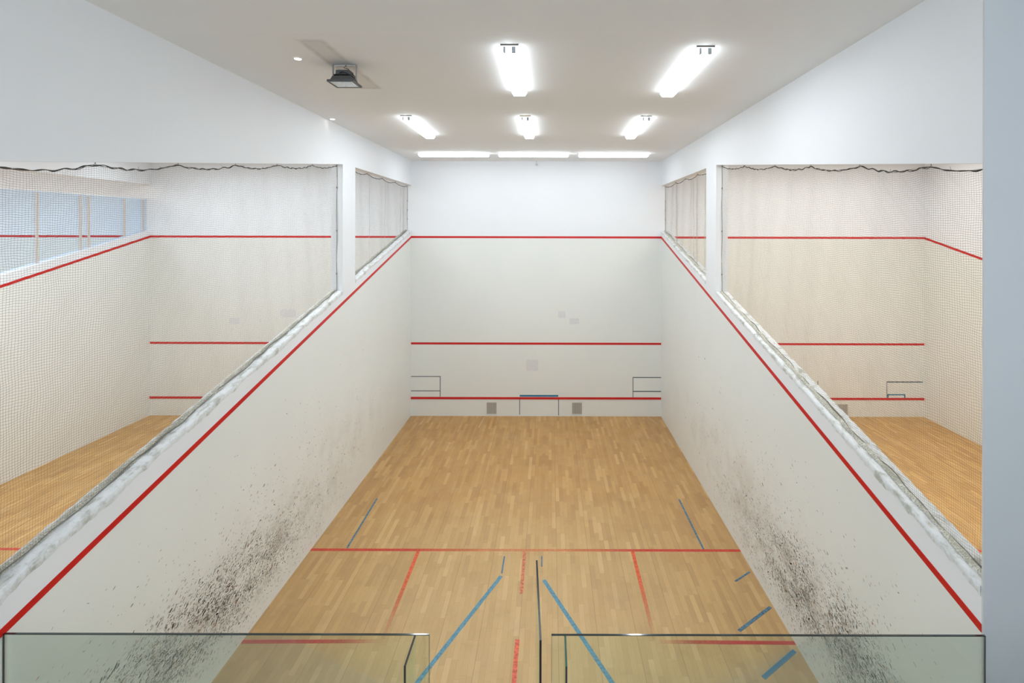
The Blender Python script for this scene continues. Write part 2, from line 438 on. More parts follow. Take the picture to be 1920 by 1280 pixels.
# dividing walls with the two net openings
def divider(name, xa, xb, mp, YB=YB):
    f = MB()
    f.prism_x([(YB, 0), (L, 0), (L, LINE(L)), (YB, LINE(YB))], xa, xb, 0)
    f.prism_x([(YB, LINE(YB)), (L, LINE(L)), (L, SILL(L)), (YB, SILL(YB))], xa, xb, 1)
    f.prism_x([(PY0, SILL(PY0)), (PY1, SILL(PY1)), (PY1, 5.90), (PY0, 5.887)], xa, xb, 1)
    f.prism_x([(YB, TOP1(YB)), (PY0, 5.887), (PY0, CH), (YB, CH)], xa, xb, 1)
    f.prism_x([(PY0, 5.887), (PY1, 5.90), (PY1, CH), (PY0, CH)], xa, xb, 1)
    f.prism_x([(PY1, 5.90), (L, 5.90), (L, CH), (PY1, CH)], xa, xb, 1)
    return struct(f.build(name, [mp, M_UP]))
WL = divider('wall_left', -HW-TH, -HW, M_PLAYD, YBL)
WR = divider('wall_right', HW, HW+TH, M_PLAYD)
WL2 = divider('wall_far_left', XL2-TH, XL2, M_SIDECOURT)
f = MB(); f.prism_x([(-0.2, 0), (L, 0), (L, LINE(L)), (-0.2, LINE(-0.2))], XR2, XR2+0.2, 0)
f.prism_x([(-0.2, LINE(-0.2)), (L, LINE(L)), (L, CH), (-0.2, CH)], XR2, XR2+0.2, 1)
WR2 = struct(f.build('wall_far_right', [M_SIDECOURT, M_UP]))
f = MB(); f.box(XL2-7.0, XL2-6.8, -0.2, L+0.1, 0, CH); struct(f.build('wall_third_court', M_SIDECOURT))

# back walls of the neighbouring courts, ending in the flat piers that flank the glass
f = MB(); f.prism_z([(HW, 0.062), (5.2, 0.062), (XR2+0.2, 0.062), (XR2+0.2, 0.22), (HW+TH, 0.22), (HW+TH, YB), (HW, YB)], 0, CH)
struct(f.build('wall_back_right', M_PIER))
f = MB(); f.prism_z([(-HW, 0.003), (-HW, YBL), (-HW-TH, YBL), (-HW-TH, 0.18), (XL2-6.8, 0.18), (XL2-6.8, 0.003)], 0, CH)
struct(f.build('wall_back_left', M_PIER))
# gallery round the camera; lower walls greyed to quiet their reflection in the glass
f = MB(); f.box(-5.2, -5.0, -6.6, 0.003, 3.1, CH); f.box(-5.2, -5.0, -6.6, 0.003, 0, 3.1, 1); struct(f.build('wall_gallery_left', [M_UP, M_CORR]))
f = MB(); f.box(5.0, 5.2, -6.6, 0.062, 3.1, CH); f.box(5.0, 5.2, -6.6, 0.062, 0, 3.1, 1); struct(f.build('wall_gallery_right', [M_UP, M_CORR]))
f = MB(); f.box(-5.2, 5.2, -6.8, -6.6, 0, CH); struct(f.build('wall_gallery_back', M_UP))
f = MB(); f.box(-5.0, 5.0, -6.6, -2.85, 2.95, 3.12); struct(f.build('floor_gallery', M_CORR))
f = MB(); f.box(-5.0, 5.0, -2.95, -2.85, 0, 2.95); struct(f.build('wall_unseen_grey', M_CORR))  # unseen wall added so the back glass reflects an even grey

# ------------------------------------------------------------------ lines on the walls (children of the wall they are painted on)
def fstrip(name, x0, x1, z0, z1, mat, parent, t=0.003):
    f = MB(); f.box(x0, x1, L-t, L, z0, z1); return f.build(name, mat, parent)
for wall, x0, x1 in ((WF, -HW, HW), (WFL, XL2, -HW-TH), (WFR, HW+TH, XR2), (WF3, XL2-6.8, XL2-TH)):
    fstrip('out_line', x0, x1, 4.55, 4.602, M_REDW, wall)
    if wall is not WF3:
        fstrip('service_line', x0, x1, 1.828, 1.882, M_REDW, wall)
        fstrip('tin_line', x0, x1, 0.432, 0.486, M_REDW, wall, 0.012)
def sline(xw, sgn, y0, y1, parent):
    f = MB(); h = 0.027; xa, xb = sorted((xw, xw+sgn*0.004))
    f.prism_x([(y0, LINE(y0)-h), (y1, LINE(y1)-h), (y1, LINE(y1)+h), (y0, LINE(y0)+h)], xa, xb)
    return f.build('side_wall_line', M_RED, parent)
sline(-HW, 1, YBL, L, WL); sline(HW, -1, YB, L, WR)
sline(XL2, 1, YB+0.16, L, WL2); sline(XR2, -1, YB+0.16, L, WR2)

def outline(name, segs, wdt, mat, parent, label=None):
    f = MB()
    for (xa, za, xb, zb) in segs:
        if abs(xa-xb) < abs(za-zb): f.box(min(xa, xb)-wdt/2, max(xa, xb)+wdt/2, L-0.002, L, min(za, zb), max(za, zb))
        else: f.box(min(xa, xb), max(xa, xb), L-0.002, L, min(za, zb)-wdt/2, max(za, zb)+wdt/2)
    o = f.build(name, mat, parent)
    if label: o['label'] = label
    return o
outline('target_outline', [(-3.2, 1.009, -2.452, 1.009), (-2.452, 1.02, -2.452, 0.49), (-3.2, 0.641, -2.452, 0.641)], 0.018, M_PENCIL, WF, 'thin dark outline box at the left end of the front wall')
outline('target_outline', [(2.489, 0.997, 3.2, 0.992), (2.482, 1.006, 2.482, 0.49), (2.489, 0.641, 3.2, 0.635)], 0.018, M_PENCIL, WF, 'thin dark outline box at the right end of the front wall')
outline('target_bar', [(-0.418, 0.520, 0.570, 0.520)], 0.044, M_BLUE, WF, 'blue bar above the tin line')
outline('target_outline', [(-0.418, 0.43, -0.418, 0.035)], 0.018, M_PENCIL, WF, 'thin dark upright under the left end of the blue bar')
outline('target_outline', [(0.578, 0.43, 0.578, 0.02)], 0.018, M_PENCIL, WF, 'thin dark upright under the right end of the blue bar')
outline('target_outline', [(8.972, 0.9, 9.90, 0.885), (8.978, 0.91, 8.978, 0.49)], 0.014, M_PENCIL, WFR, 'thin dark corner outline on the right court front wall')
outline('target_outline', [(7.211, 0.92, 7.211, 0.6)], 0.014, M_PENCIL, WFR, 'short dark upright on the right court front wall')
outline('target_bracket', [(8.99, 0.567, 9.45, 0.567), (9.005, 0.58, 9.005, 0.487), (9.436, 0.58, 9.436, 0.487)], 0.028, M_BLUE, WFR, 'blue bracket above the tin line')

def patch(parent, cx, cz, w_, h_, seed, n=22):
    rnd = random.Random(seed); v = []
    for i in range(n):
        a = 2*PI*i/n; c, s_ = math.cos(a), math.sin(a)
        k = 1/max(abs(c), abs(s_))
        v.append((cx+c*k*w_/2*(1+rnd.uniform(-.08, .08)), cz+s_*k*h_/2*(1+rnd.uniform(-.08, .08))))
    vs = [(x, L-0.0015, z) for x, z in v] + [(x, L+0.001, z) for x, z in v]
    fs = [tuple(range(n))] + [(i, (i+1) % n, n+(i+1) % n, n+i) for i in range(n)]
    o = link('filler_patch', vs, fs, M_PATCH, parent); return o
patch(WF, -0.10, 1.30, 0.31, 0.29, 1); patch(WF, 0.655, 2.60, 0.19, 0.17, 2); patch(WF, 0.975, 2.43, 0.25, 0.15, 3)
patch(WFL, -7.72, 2.42, 0.26, 0.16, 4); patch(WFL, -7.05, 2.44, 0.05, 0.08, 5); patch(WFL, -6.35, 2.62, 0.4, 0.2, 6)

# ------------------------------------------------------------------ ball marks on the side walls
def ball_marks(parent, xw, sgn, seed, n=9000):
    rnd = random.Random(seed); vs, fs, mi = [], [], []
    k = 0
    while k < n:
        if rnd.random() < 0.86:
            y = rnd.gauss(2.0, 1.5); z = rnd.gauss(0.86-0.07*y, 0.24)
            base = math.exp(-((y-1.3)/2.8)**2)
            if rnd.random() > base+0.10: continue
        elif rnd.random() < 0.75:
            y = rnd.gauss(3.2, 1.9); z = abs(rnd.gauss(0.9, 0.55))
        else:
            y = rnd.uniform(0.3, 8.5); z = rnd.uniform(0.1, LINE(y)*0.75)
            if rnd.random() < 0.6: continue
        if not (YB+0.05 < y < 9.6 and 0.05 < z < LINE(y)-0.2): continue
        if noise.noise(Vector((y*2.2, z*3.5, seed))) < -0.18 and rnd.random() < 0.7: continue
        ln = rnd.uniform(0.010, 0.030)*(1.0 if rnd.random() < 0.9 else 1.9)
        wd = ln*rnd.uniform(0.16, 0.34); a = rnd.gauss(0.55, 0.22)
        if rnd.random() < 0.08: a = -a
        ca, sa = math.cos(a), math.sin(a); x = xw+sgn*0.0012; b = len(vs)
        for (u, v_) in ((-.5, 0), (-.2, -.5), (.25, -.45), (.5, 0), (.2, .5), (-.3, .4)):
            uu, vv = u*ln, v_*wd
            vs.append((x, y+uu*ca-vv*sa, z+uu*sa+vv*ca))
        fs.append(tuple(range(b, b+6)))
        r = rnd.random(); mi.append(0 if r < 0.20 else 1 if r < 0.55 else 2 if r < 0.95 else 3)
        k += 1
    o = link('ball_marks', vs, fs, [M_MK1, M_MK2, M_MK3, M_MK4], parent, mi)
    o['kind'] = 'stuff'
M_MK1 = simple('black_ball_mark', (0.06, 0.06, 0.055), 0.6)
M_MK2 = simple('grey_ball_mark', (0.27, 0.26, 0.23), 0.6)
M_MK3 = simple('brown_ball_mark', (0.42, 0.38, 0.33), 0.6)
M_MK4 = simple('red_ball_mark', (0.48, 0.20, 0.13), 0.6)
ball_marks(WL, -HW, 1, 11); ball_marks(WR, HW, -1, 29)

# ------------------------------------------------------------------ lines on the floors
def flquad(name, pts, mat, parent, z=0.0012, label=None):
    f = MB(); f.prism_z(pts, 0.0002, z); o = f.build(name, mat, parent)
    if label: o['label'] = label
    return o
def flstrip(name, x0, y0, x1, y1, wdt, mat, parent, z=0.0012, label=None):
    d = Vector((x1-x0, y1-y0)); n = Vector((-d.y, d.x)).normalized()*wdt/2
    return flquad(name, [(x0+n.x, y0+n.y), (x0-n.x, y0-n.y), (x1-n.x, y1-n.y), (x1+n.x, y1+n.y)], mat, parent, z, label)
flstrip('short_line', -HW, 4.31, HW, 4.31, 0.055, M_RFLOOR, FLOOR)
for s_ in (-1, 1):
    flstrip('service_box_line', s_*1.59, 4.28, s_*1.585, 2.66, 0.05, M_RBOX, FLOOR, label='faded orange-red service box side line')
    flstrip('service_box_line', s_*HW, 2.615, s_*1.5, 2.63, 0.052, M_RBACK, FLOOR, 0.0016)
flstrip('half_court_line', -0.012, 4.28, -0.012, 3.40, 0.045, M_RHALF, FLOOR, 0.0009)
flstrip('half_court_line', -0.014, 2.66, -0.018, 0.1, 0.05, M_RHALF2, FLOOR, 0.0009)
for x0, y0, x1, y1, wd, mt, lb in (
    (-2.675, 4.349, -2.704, 5.752, 0.030, M_BTAPE, 'thin worn blue strip before the short line near the left wall'),
    (2.649, 5.752, 2.66, 4.34, 0.030, M_BTAPE, 'thin worn blue strip before the short line near the right wall'),
    (-0.302, 4.163, -0.306, 3.794, 0.022, M_BTAPE, 'short worn blue strip left of the half court line'),
    (0.243, 4.175, 0.247, 3.939, 0.018, M_BTAPE, 'short worn blue strip right of the half court line'),
    (-0.309, 3.74, -1.033, 2.09, 0.052, M_BTAPE2, 'wide blue diagonal strip left of the door'),
    (0.28, 3.665, 1.023, 2.09, 0.052, M_BTAPE2, 'wide blue diagonal strip right of the door'),
    (2.882, 3.644, 3.154, 3.838, 0.026, M_BTAPE, 'farthest short blue strip by the right wall'),
    (2.615, 2.789, 3.157, 3.175, 0.042, M_BTAPE, 'middle short blue strip by the right wall'),
    (2.64, 2.154, 3.144, 2.505, 0.050, M_BLUE, 'nearest and brightest blue strip by the right wall')):
    if wd > 0.05 and mt is M_BTAPE2:      # run on towards the back of the court
        k = 0.35; x1, y1 = x1+(x1-x0)*k, y1+(y1-y0)*k
    flstrip('tape_strip', x0, y0, x1, y1, wd, mt, FLOOR, 0.0022, lb)
flstrip('short_line', XL2, 4.31, -HW-TH, 4.31, 0.05, M_RPLAIN, FLOOR_L)
flstrip('short_line', HW+TH, 4.31, XR2, 4.31, 0.05, M_RPLAIN, FLOOR_R)
flstrip('half_court_line', -6.64, 4.28, -6.64, 0.3, 0.05, M_RPLAIN, FLOOR_L)
flstrip('half_court_line', 6.62, 4.28, 6.62, 0.3, 0.05, M_RPLAIN, FLOOR_R)
# scratches near the front wall
M_SCR = simple('pale_scratch', (0.72, 0.62, 0.48), 0.5)
for x0, y0, x1, y1 in ((-1.31, 9.65, -1.36, 9.0), (2.86, 9.66, 3.0, 9.25), (-2.8, 9.4, -2.84, 9.15)):
    flstrip('scratch', x0, y0, x1, y1, 0.008, M_SCR, FLOOR, 0.0012)

# ------------------------------------------------------------------ crumbled plaster on the opening sills
def sill_plaster(parent, xin, out, y0, y1, seed):
    """thin rough skin over the inner half of the sill, spilling raggedly over the court-side edge"""
    n = int((y1-y0)/0.018); vs, fs = [], []
    for i in range(n+1):
        y = y0+(y1-y0)*i/n; z = SILL(y)
        rg = noise.noise(Vector((y*5.0, seed, 0)))*0.5+noise.noise(Vector((y*19, seed, 3)))*0.3+noise.noise(Vector((y*1.3, seed, 8)))*0.5
        drop = max(0.004, 0.045+0.055*rg + 0.03*max(0, 1.5-y)/1.5)
        def h(j): return 0.006+0.010*noise.noise(Vector((y*14, j*0.9+seed, 5)))
        ring = [(xin-out*0.0015, y, z-drop), (xin-out*(0.004+0.003*abs(rg)), y, z-drop*0.5), (xin-out*0.004, y, z+0.002)]
        for j, dx in enumerate((0.012, 0.03, 0.05, 0.075, 0.10, 0.13, 0.165, 0.199)):
            ring.append((xin+out*dx, y, z+max(0.0015, h(j))))
        vs += ring
    m = len(ring)
    for i in range(n):
        for j in range(m-1):
            a = i*m+j; fs.append((a, a+1, a+m+1, a+m))
    o = link('sill_plaster', vs, fs, M_PLASTER, parent, smooth=True)
    o['label'] = 'crumbled white plaster along the sloping sill'
    return o
for wall, xin, out, sd in ((WL, -HW, -1, 1.7), (WR, HW, 1, 6.2)):
    sill_plaster(wall, xin, out, (YB if out > 0 else YBL)+0.005, PY0-0.005, sd)
    sill_plaster(wall, xin, out, PY1+0.005, L-0.005, sd+3)

# ------------------------------------------------------------------ nets
def thread_mesh(name, lines, r, mat, parent):
    """many thin three-sided threads in one mesh; lines = list of (n,3) arrays"""
    V, F = [], []; base = 0
    for q, P in enumerate(lines):
        rr = r[q] if isinstance(r, list) else r
        n = len(P)
        if n < 2: continue
        d = np.gradient(P, axis=0); d /= np.linalg.norm(d, axis=1)[:, None]+1e-12
        ax = np.array([1.0, 0, 0]); b = np.cross(d, ax); b /= np.linalg.norm(b, axis=1)[:, None]+1e-12
        R = [P+ax*rr, P-ax*rr*0.5+b*rr*0.87, P-ax*rr*0.5-b*rr*0.87]
        V.append(np.stack(R, 1).reshape(-1, 3))
        i = np.arange(n-1)*3+base
        for k in range(3):
            k2 = (k+1) % 3
            F.append(np.stack([i+k, i+k2, i+3+k2, i+3+k], 1))
        base += n*3
    V = np.concatenate(V); F = np.concatenate(F)
    me = bpy.data.meshes.new(name)
    me.vertices.add(len(V)); me.vertices.foreach_set('co', V.astype(np.float32).ravel())
    me.loops.add(F.size); me.loops.foreach_set('vertex_index', F.astype(np.int32).ravel())
    me.polygons.add(len(F)); me.polygons.foreach_set('loop_start', np.arange(0, F.size, 4, dtype=np.int32))
    me.polygons.foreach_set('loop_total', np.full(len(F), 4, dtype=np.int32))
    me.materials.append(mat); me.update(calc_edges=True)
    o = bpy.data.objects.new(name, me); COL.objects.link(o); o.parent = parent
    return o

def make_net(xn, out, y0, y1, topf, hooks, label, seed, folds=0, hem='white', r=0.00072):
    """xn: plane of the net, out: direction away from the main court"""
    y_mid = (y0+y1)/2
    root = thing('court_net', label, 'net', (xn, y_mid, 0))
    inv = lambda P: P - np.array([xn, y_mid, 0.0])
    c = 0.020
    rs = np.random.RandomState(seed)
    hk = np.array(sorted([y0]+list(hooks)+[y1]))
    def sag(y):
        y = np.asarray(y, float); i = np.clip(np.searchsorted(hk, y)-1, 0, len(hk)-2)
        a, b = hk[i], hk[i+1]; t = (y-a)/(b-a)
        return -(0.012+0.045*np.minimum(1, (b-a)/0.9))*4*t*(1-t)*0.8
    def top(y): return topf(np.asarray(y, float)) - 0.02 + sag(y) + 0.004*np.sin(np.asarray(y)*41+seed)
    def dispx(y, z):
        return 0.012*np.sin(y*4.1+seed+0.5*np.sin(z*1.7))+0.006*np.sin(y*11.3+z*0.8)+0.004*np.sin(z*9+y*2)
    ztm = float(topf(np.array(y_mid)))
    sillf = lambda y: 4.735-0.238*(L-y)
    zlo = float(sillf(y0))
    nrow = int((ztm+0.4-zlo)/c)+2
    ys = np.arange(y0, y1+1e-6, c*2)
    lines = []
    for k in range(nrow):
        s = k*c
        tilt = topf(ys)-ztm
        z = ztm - s + (tilt*math.exp(-s/1.3)) - 0.02 + sag(ys)*math.exp(-s/0.5)
        z = z + 0.0045*np.sin(ys*23+k*0.35+seed)+0.004*np.sin(ys*9.3+k*0.21)+0.003*np.sin(ys*61+k)
        ok = z > sillf(ys)+0.012
        x = xn+dispx(ys, z)
        P = np.stack([x, ys, z], 1)
        # contiguous runs
        idx = np.where(ok)[0]
        if len(idx) < 2: continue
        cut = np.where(np.diff(idx) > 1)[0]
        for run in np.split(idx, cut+1):
            if len(run) > 1: lines.append(inv(P[run]))
    nh = len(lines)
    for y in np.arange(y0+0.004, y1, c):
        zt = float(top(y)); zb = float(sillf(y))+0.012
        z = np.linspace(zb, zt, max(4, int((zt-zb)/0.07)))
        yy = y+0.003*np.sin(z*17+y*9)+0.0035*np.sin(z*5.3+y*21)
        lines.append(inv(np.stack([xn+dispx(yy, z), yy, z], 1)))
    net = thread_mesh('mesh', lines, [r*(1.25 if i < nh else 0.8) for i in range(len(lines))], M_NET, root); net['label'] = 'fine square knotted netting'
    # hanging folds, doubled threads
    for q in range(folds):
        y = y0+(y1-y0)*rs.uniform(0.06, 0.94)
        z = np.linspace(float(sillf(y))+0.02, float(top(y)), 30)
        P = [np.stack([xn+dispx(y, z)+dx, y+dy+0.012*np.sin(z*2+q), z], 1) for dx, dy in ((0, 0), (0.004, 0.005), (-.004, 0.01))]
        thread_mesh('fold', [inv(p) for p in P], 0.0013, M_NETF, root)
    # top rope, twisted round the edge threads
    f = MB(); yy = np.arange(y0, y1+0.001, 0.022)
    a = [(dispx(y, 5), y-y_mid, float(top(y))+0.004*math.sin(y*37)) for y in yy]
    f.tube(a, [0.0048+0.0015*math.sin(y*55) for y in yy], 6)
    a2 = [(dispx(y, 5)+0.006*math.sin(y*48), y-y_mid, float(top(y))+0.007*math.cos(y*31+1)-0.002) for y in yy]
    f.tube(a2, 0.0026, 5)
    for q in range(int((y1-y0)*3)):     # frayed ends
        y = rs.uniform(y0+0.05, y1-0.05); z = float(top(y)); s1, s2 = rs.uniform(-.03, .03), rs.uniform(-.005, .03)
        f.tube([(0, y-y_mid, z), (0, y+s1*0.5-y_mid, z+s2), (0, y+s1-y_mid, z+s2*1.1)], 0.0013, 4)
    f.build('top_rope', M_ROPE, root, True)
    # side ropes
    for ye in (y0, y1):
        zt, zb = float(topf(np.array(ye))), float(sillf(ye))
        f = MB(); zz = np.linspace(zb, zt-0.01, 36)
        f.tube([(0.004*math.sin(z*7), ye-y_mid+0.004*math.sin(z*5+ye), z) for z in zz], 0.004, 6)
        for z in np.linspace(zb+0.3, zt-0.4, 3): f.tube([(0, ye-y_mid, z-0.012), (0, ye-y_mid, z+0.012)], 0.010, 6)
        f.build('side_rope', M_ROPE2, root, True)
    # rope lying along the sill with the gathered foot of the net
    f = MB(); yy = np.arange(y0, y1+0.001, 0.03)
    wob = lambda y: 0.012*math.sin(y*6.1+seed)+0.007*math.sin(y*17+seed)
    f.tube([(wob(y), y-y_mid, float(sillf(y))+0.022+0.004*math.sin(y*13)) for y in yy], [0.0042+0.003*max(0, math.sin(y*3.3+seed)) for y in yy], 6)
    f.build('foot_rope', M_ROPE2, root, True)
    vs, fs = [], []; m = 9; rows = 0
    a0, a1 = (0.003, 0.085) if hem == 'white' else (-0.07, 0.01)
    for y in np.arange(y0+0.01, y1-0.01, 0.016):
        wl = 0.7+0.35*noise.noise(Vector((y*2.1, seed, 1)))+0.12*noise.noise(Vector((y*9, seed, 1)))
        for j in range(m):
            t = j/(m-1); xx = a0+(a1-a0)*t
            if hem != 'white': xx = a1-(a1-a0)*t*wl
            else: xx = a0+(a1-a0)*t*min(1, wl+0.2)
            hh = 0.026*math.sin(PI*t)*(0.7+0.9*abs(noise.noise(Vector((y*8, t*4, seed))))) + 0.008
            if hem != 'white': hh *= 0.8
            vs.append((out*xx, y-y_mid, float(sillf(y))+0.003+hh))
        rows += 1
    for i in range(rows-1):
        for j in range(m-1):
            a_ = i*m+j; fs.append((a_, a_+1, a_+m+1, a_+m))
    link('gathered_foot', vs, fs, M_HEM, root, smooth=True)
    # hooks screwed into the head of the opening
    for y in hooks:
        f = MB(); z = float(topf(np.array(y)))
        f.tube([(0, y-y_mid, z+0.0), (0, y-y_mid, z-0.014)], 0.003, 6)
        f.tube([(0.009*math.sin(a), y-y_mid+0.003*math.sin(a), z-0.022+0.009*math.cos(a)) for a in np.linspace(0, 2*PI, 10)], 0.0022, 5)
        f.build('hook', M_STEEL, root, True)
    return root
flat = lambda y: 5.90+0*np.asarray(y)
hk1 = [0.82, 1.73, 2.64, 3.55, 4.55]
make_net(-HW-0.1, -1, YBL+0.003, PY0-0.004, TOP1, hk1, 'large grey net in the near opening of the left wall, over the crumbled sill', 3)
make_net(-HW-0.1, -1, PY1+0.004, L-0.004, flat, [6.9, 7.8, 8.7], 'small grey net in the far opening of the left wall, beside the front wall', 8, folds=5)
make_net(HW+0.1, 1, YB+0.012, PY0-0.004, TOP1, [0.66, 1.57, 2.48, 3.39, 4.45], 'large grey net in the near opening of the right wall, beside the pier', 14, hem='grey')
make_net(HW+0.1, 1, PY1+0.004, L-0.004, flat, [6.9, 7.8, 8.7], 'small grey net in the far opening of the right wall, beside the front wall', 21, folds=5, hem='grey')

# ------------------------------------------------------------------ blue pane added between left and third court to imitate a window reflection
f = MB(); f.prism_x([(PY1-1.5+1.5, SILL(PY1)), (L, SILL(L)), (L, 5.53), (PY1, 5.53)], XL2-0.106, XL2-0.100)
WN = struct(f.build('reflection_pane_1', M_BGLASS))
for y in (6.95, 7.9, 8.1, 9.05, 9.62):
    p = MB(); p.box(XL2-0.085, XL2-0.062, y-0.022, y+0.022, SILL(y)+0.008, 5.50); p.build('reflection_post', M_REFPOST, WN)
p = MB(); p.box(XL2-0.11, XL2-0.09, PY1, L, 5.525, 5.545); p.build('reflection_head', M_UP, WN)

# ------------------------------------------------------------------ ceiling lights
def make_fitting(label, variant='dark'):
    W2, LL, H = 0.092, 0.80, 0.074
    root = thing('ceiling_light', label, 'light', (0, 0, 0), 'batten ceiling lights of the court')
    f = MB(); f.box(-W2+0.008, W2-0.008, -LL+0.006, LL-0.006, -0.016, 0); f.build('base_tray', M_FIX, root)
    # bevelled acrylic trough
    prof = [(-W2, -0.014), (-W2, -0.040), (-W2+0.022, -H), (W2-0.022, -H), (W2, -0.040), (W2, -0.014)]
    vs, fs = [], []
    st = [(-LL, 0.82, 0.70), (-LL+0.012, 0.96, 0.92), (-LL+0.03, 1, 1), (LL-0.03, 1, 1), (LL-0.012, 0.96, 0.92), (LL, 0.82, 0.70)]
    for y, kx, kz in st:
        for x, z in prof: vs.append((x*kx, y, -0.014+(z+0.014)*kz))
    n = len(prof)
    for i in range(len(st)-1):
        for j in range(n):
            j2 = (j+1) % n; fs.append((i*n+j, i*n+j2, (i+1)*n+j2, (i+1)*n+j))
    fs.append(tuple(range(n))); fs.append(tuple((len(st)-1)*n+k for k in range(n))[::-1])
    mi = []
    for fc in fs:      # only the flat lens is full brightness, the ribbed flanks are dimmer
        mi.append(0 if len(fc) == 4 and all(fc_i % n in (2, 3) for fc_i in fc) else 1)
    d = link('diffuser', vs, fs, [M_DIFF, M_DIFS], root, mi)
    f = MB(); f.box(-W2+0.006, W2-0.006, -LL-0.010, -LL+0.004, -0.014, -0.001)
    e = f.build('end_plate', M_FIXWOOD if variant == 'tan' else M_FIXEDGE, root)
    for x, sz in ((-0.048, 0.011), (0.040, 0.019)):
        f = MB(); f.box(x-sz, x+sz, -LL-0.003, -LL+0.05, -H*0.96-0.002, -H*0.25)
        f.build('lampholder', M_HOLD, root)
    return root
def copy_tree(o):
    r = o.copy(); COL.objects.link(r)
    for ch in [c for c in COL.objects if c.parent == o]:
        d = ch.copy(); COL.objects.link(d); d.parent = r
    return r
fit = make_fitting('long lit ceiling light nearest the camera, in the middle row')
fit_tan = make_fitting('small lit ceiling light with a tan end plate, middle of the second row', 'tan')
spots = [(-0.03, 2.33, 0, None),
         (1.83, 2.36, 0, 'long lit ceiling light nearest the camera on the right, beside the right wall'),
         (-1.86, 5.34, 0, 'lit ceiling light slanting on the left, beyond the floodlight'),
         (1.83, 5.34, 0, 'lit ceiling light on the right of the second row, set lengthwise'),
         (-1.86, 8.42, 1, 'crosswise ceiling light by the front wall, leftmost of its row of three'),
         (-0.03, 8.42, 1, 'crosswise ceiling light by the front wall, middle of its row of three'),
         (1.80, 8.42, 1, 'crosswise ceiling light by the front wall, rightmost of its row of three')]
cross = None
for x, y, rot, lb in spots:
    o = fit if lb is None else copy_tree(fit)
    if lb: o['label'] = lb
    o.location = (x, y, CH-0.0005)
    if rot:
        o.rotation_euler = (0, 0, -PI/2)
        for ch in [c for c in COL.objects if c.parent == o and c.name.startswith('diffuser')]:
            if cross is None: cross = ch.data.copy(); cross.materials[0] = M_DIFF2
            ch.data = cross
fit_tan.location = (-0.03, 5.34, CH-0.0005)

# ------------------------------------------------------------------ flood lamp
fx, fy = -1.83, 2.14
root = thing('floodlight', 'dark grey square floodlight hanging from the ceiling on a steel bracket', 'light', (fx, fy, CH))
zb = -0.205
f = MB()
def frust(f, z0, hx0, hy0, z1, hx1, hy1, mi=0):
    v = [(-hx0,-hy0,z0),(hx0,-hy0,z0),(hx0,hy0,z0),(-hx0,hy0,z0),(-hx1,-hy1,z1),(hx1,-hy1,z1),(hx1,hy1,z1),(-hx1,hy1,z1)]
    f.add(v, [(0,3,2,1),(4,5,6,7),(0,1,5,4),(1,2,6,5),(2,3,7,6),(3,0,4,7)], mi)
frust(f, zb+0.014, 0.115, 0.105, zb+0.065, 0.095, 0.085)
f.build('housing', M_DARK, root)
f = MB()   # bezel ring
for a in ((-0.137, 0.137, -0.125, -0.108), (-0.137, 0.137, 0.108, 0.125), (-0.137, -0.119, -0.108, 0.108), (0.119, 0.137, -0.108, 0.108)):
    f.box(a[0], a[1], a[2], a[3], zb-0.006, zb+0.016)
f.build('bezel', M_DARK, root)
f = MB(); f.box(-0.119, 0.119, -0.108, 0.108, zb-0.002, zb+0.004); f.build('front_glass', M_FGLASS, root)
f = MB(); f.box(-0.01, 0.085, -0.085, 0.085, zb-0.0045, zb-0.0021); f.build('led_plate', M_LED, root)
f = MB()
for i in range(13): x = -0.084+0.014*i; f.box(x-0.0025, x+0.0025, -0.075, 0.075, zb+0.063, zb+0.088)
f.build('cooling_fins', M_BLACK, root)
f = MB(); f.box(-0.075, 0.070, -0.055, 0.055, zb+0.086, zb+0.135); frust(f, zb+0.135, 0.070, 0.05, zb+0.142, 0.06, 0.04); f.build('driver_box', M_DARK, root)
f = MB(); f.box(-0.125, 0.125, -0.018, 0.018, -0.006, -0.0005); f.box(-0.125, -0.120, -0.016, 0.016, -0.165, -0.005); f.box(0.120, 0.125, -0.016, 0.016, -0.165, -0.005)
f.tube([(-0.125, 0, -0.158), (-0.09, 0, -0.158)], 0.007, 8); f.tube([(0.09, 0, -0.158), (0.125, 0, -0.158)], 0.007, 8)
f.build('bracket', M_STEEL, root)
f = MB(); f.tube([(-0.03, -0.058, -0.105), (0.0, -0.075, -0.095), (0.05, -0.075, -0.110), (0.09, -0.06, -0.135), (0.112, -0.03, -0.15), (0.10, 0.03, -0.12), (0.03, 0.02, -0.04), (-0.01, 0, -0.03), (0.015, 0, -0.006)], 0.0045, 7)
f.build('cable', M_BLACK, root, True)

# ------------------------------------------------------------------ small round glowing discs on the ceiling
def disc(x, y, label):
    root = thing('disc', label, 'light', (x, y, CH-0.0005), 'small round discs')
    f = MB(); n = 24; f.tube([(0, 0, -0.001), (0, 0, -0.005)], 0.036, n); f.build('lens', M_DISC, root)
    f = MB(); vs = []; fs = []
    for i in range(n):
        a = 2*PI*i/n; c, s_ = math.cos(a), math.sin(a)
        vs += [(0.036*c, 0.036*s_, -0.0055), (0.044*c, 0.044*s_, -0.004), (0.046*c, 0.046*s_, 0)]
    for i in range(n):
        b, b2 = i*3, ((i+1) % n)*3
        fs += [(b, b2, b2+1, b+1), (b+1, b2+1, b2+2, b+2)]
    link('disc_rim', vs, fs, M_FIX, root, smooth=True)
disc(-2.23, 1.94, 'small round lit downlight left of the floodlight')
disc(-3.10, 4.80, 'small round lit downlight at the top of the left wall')

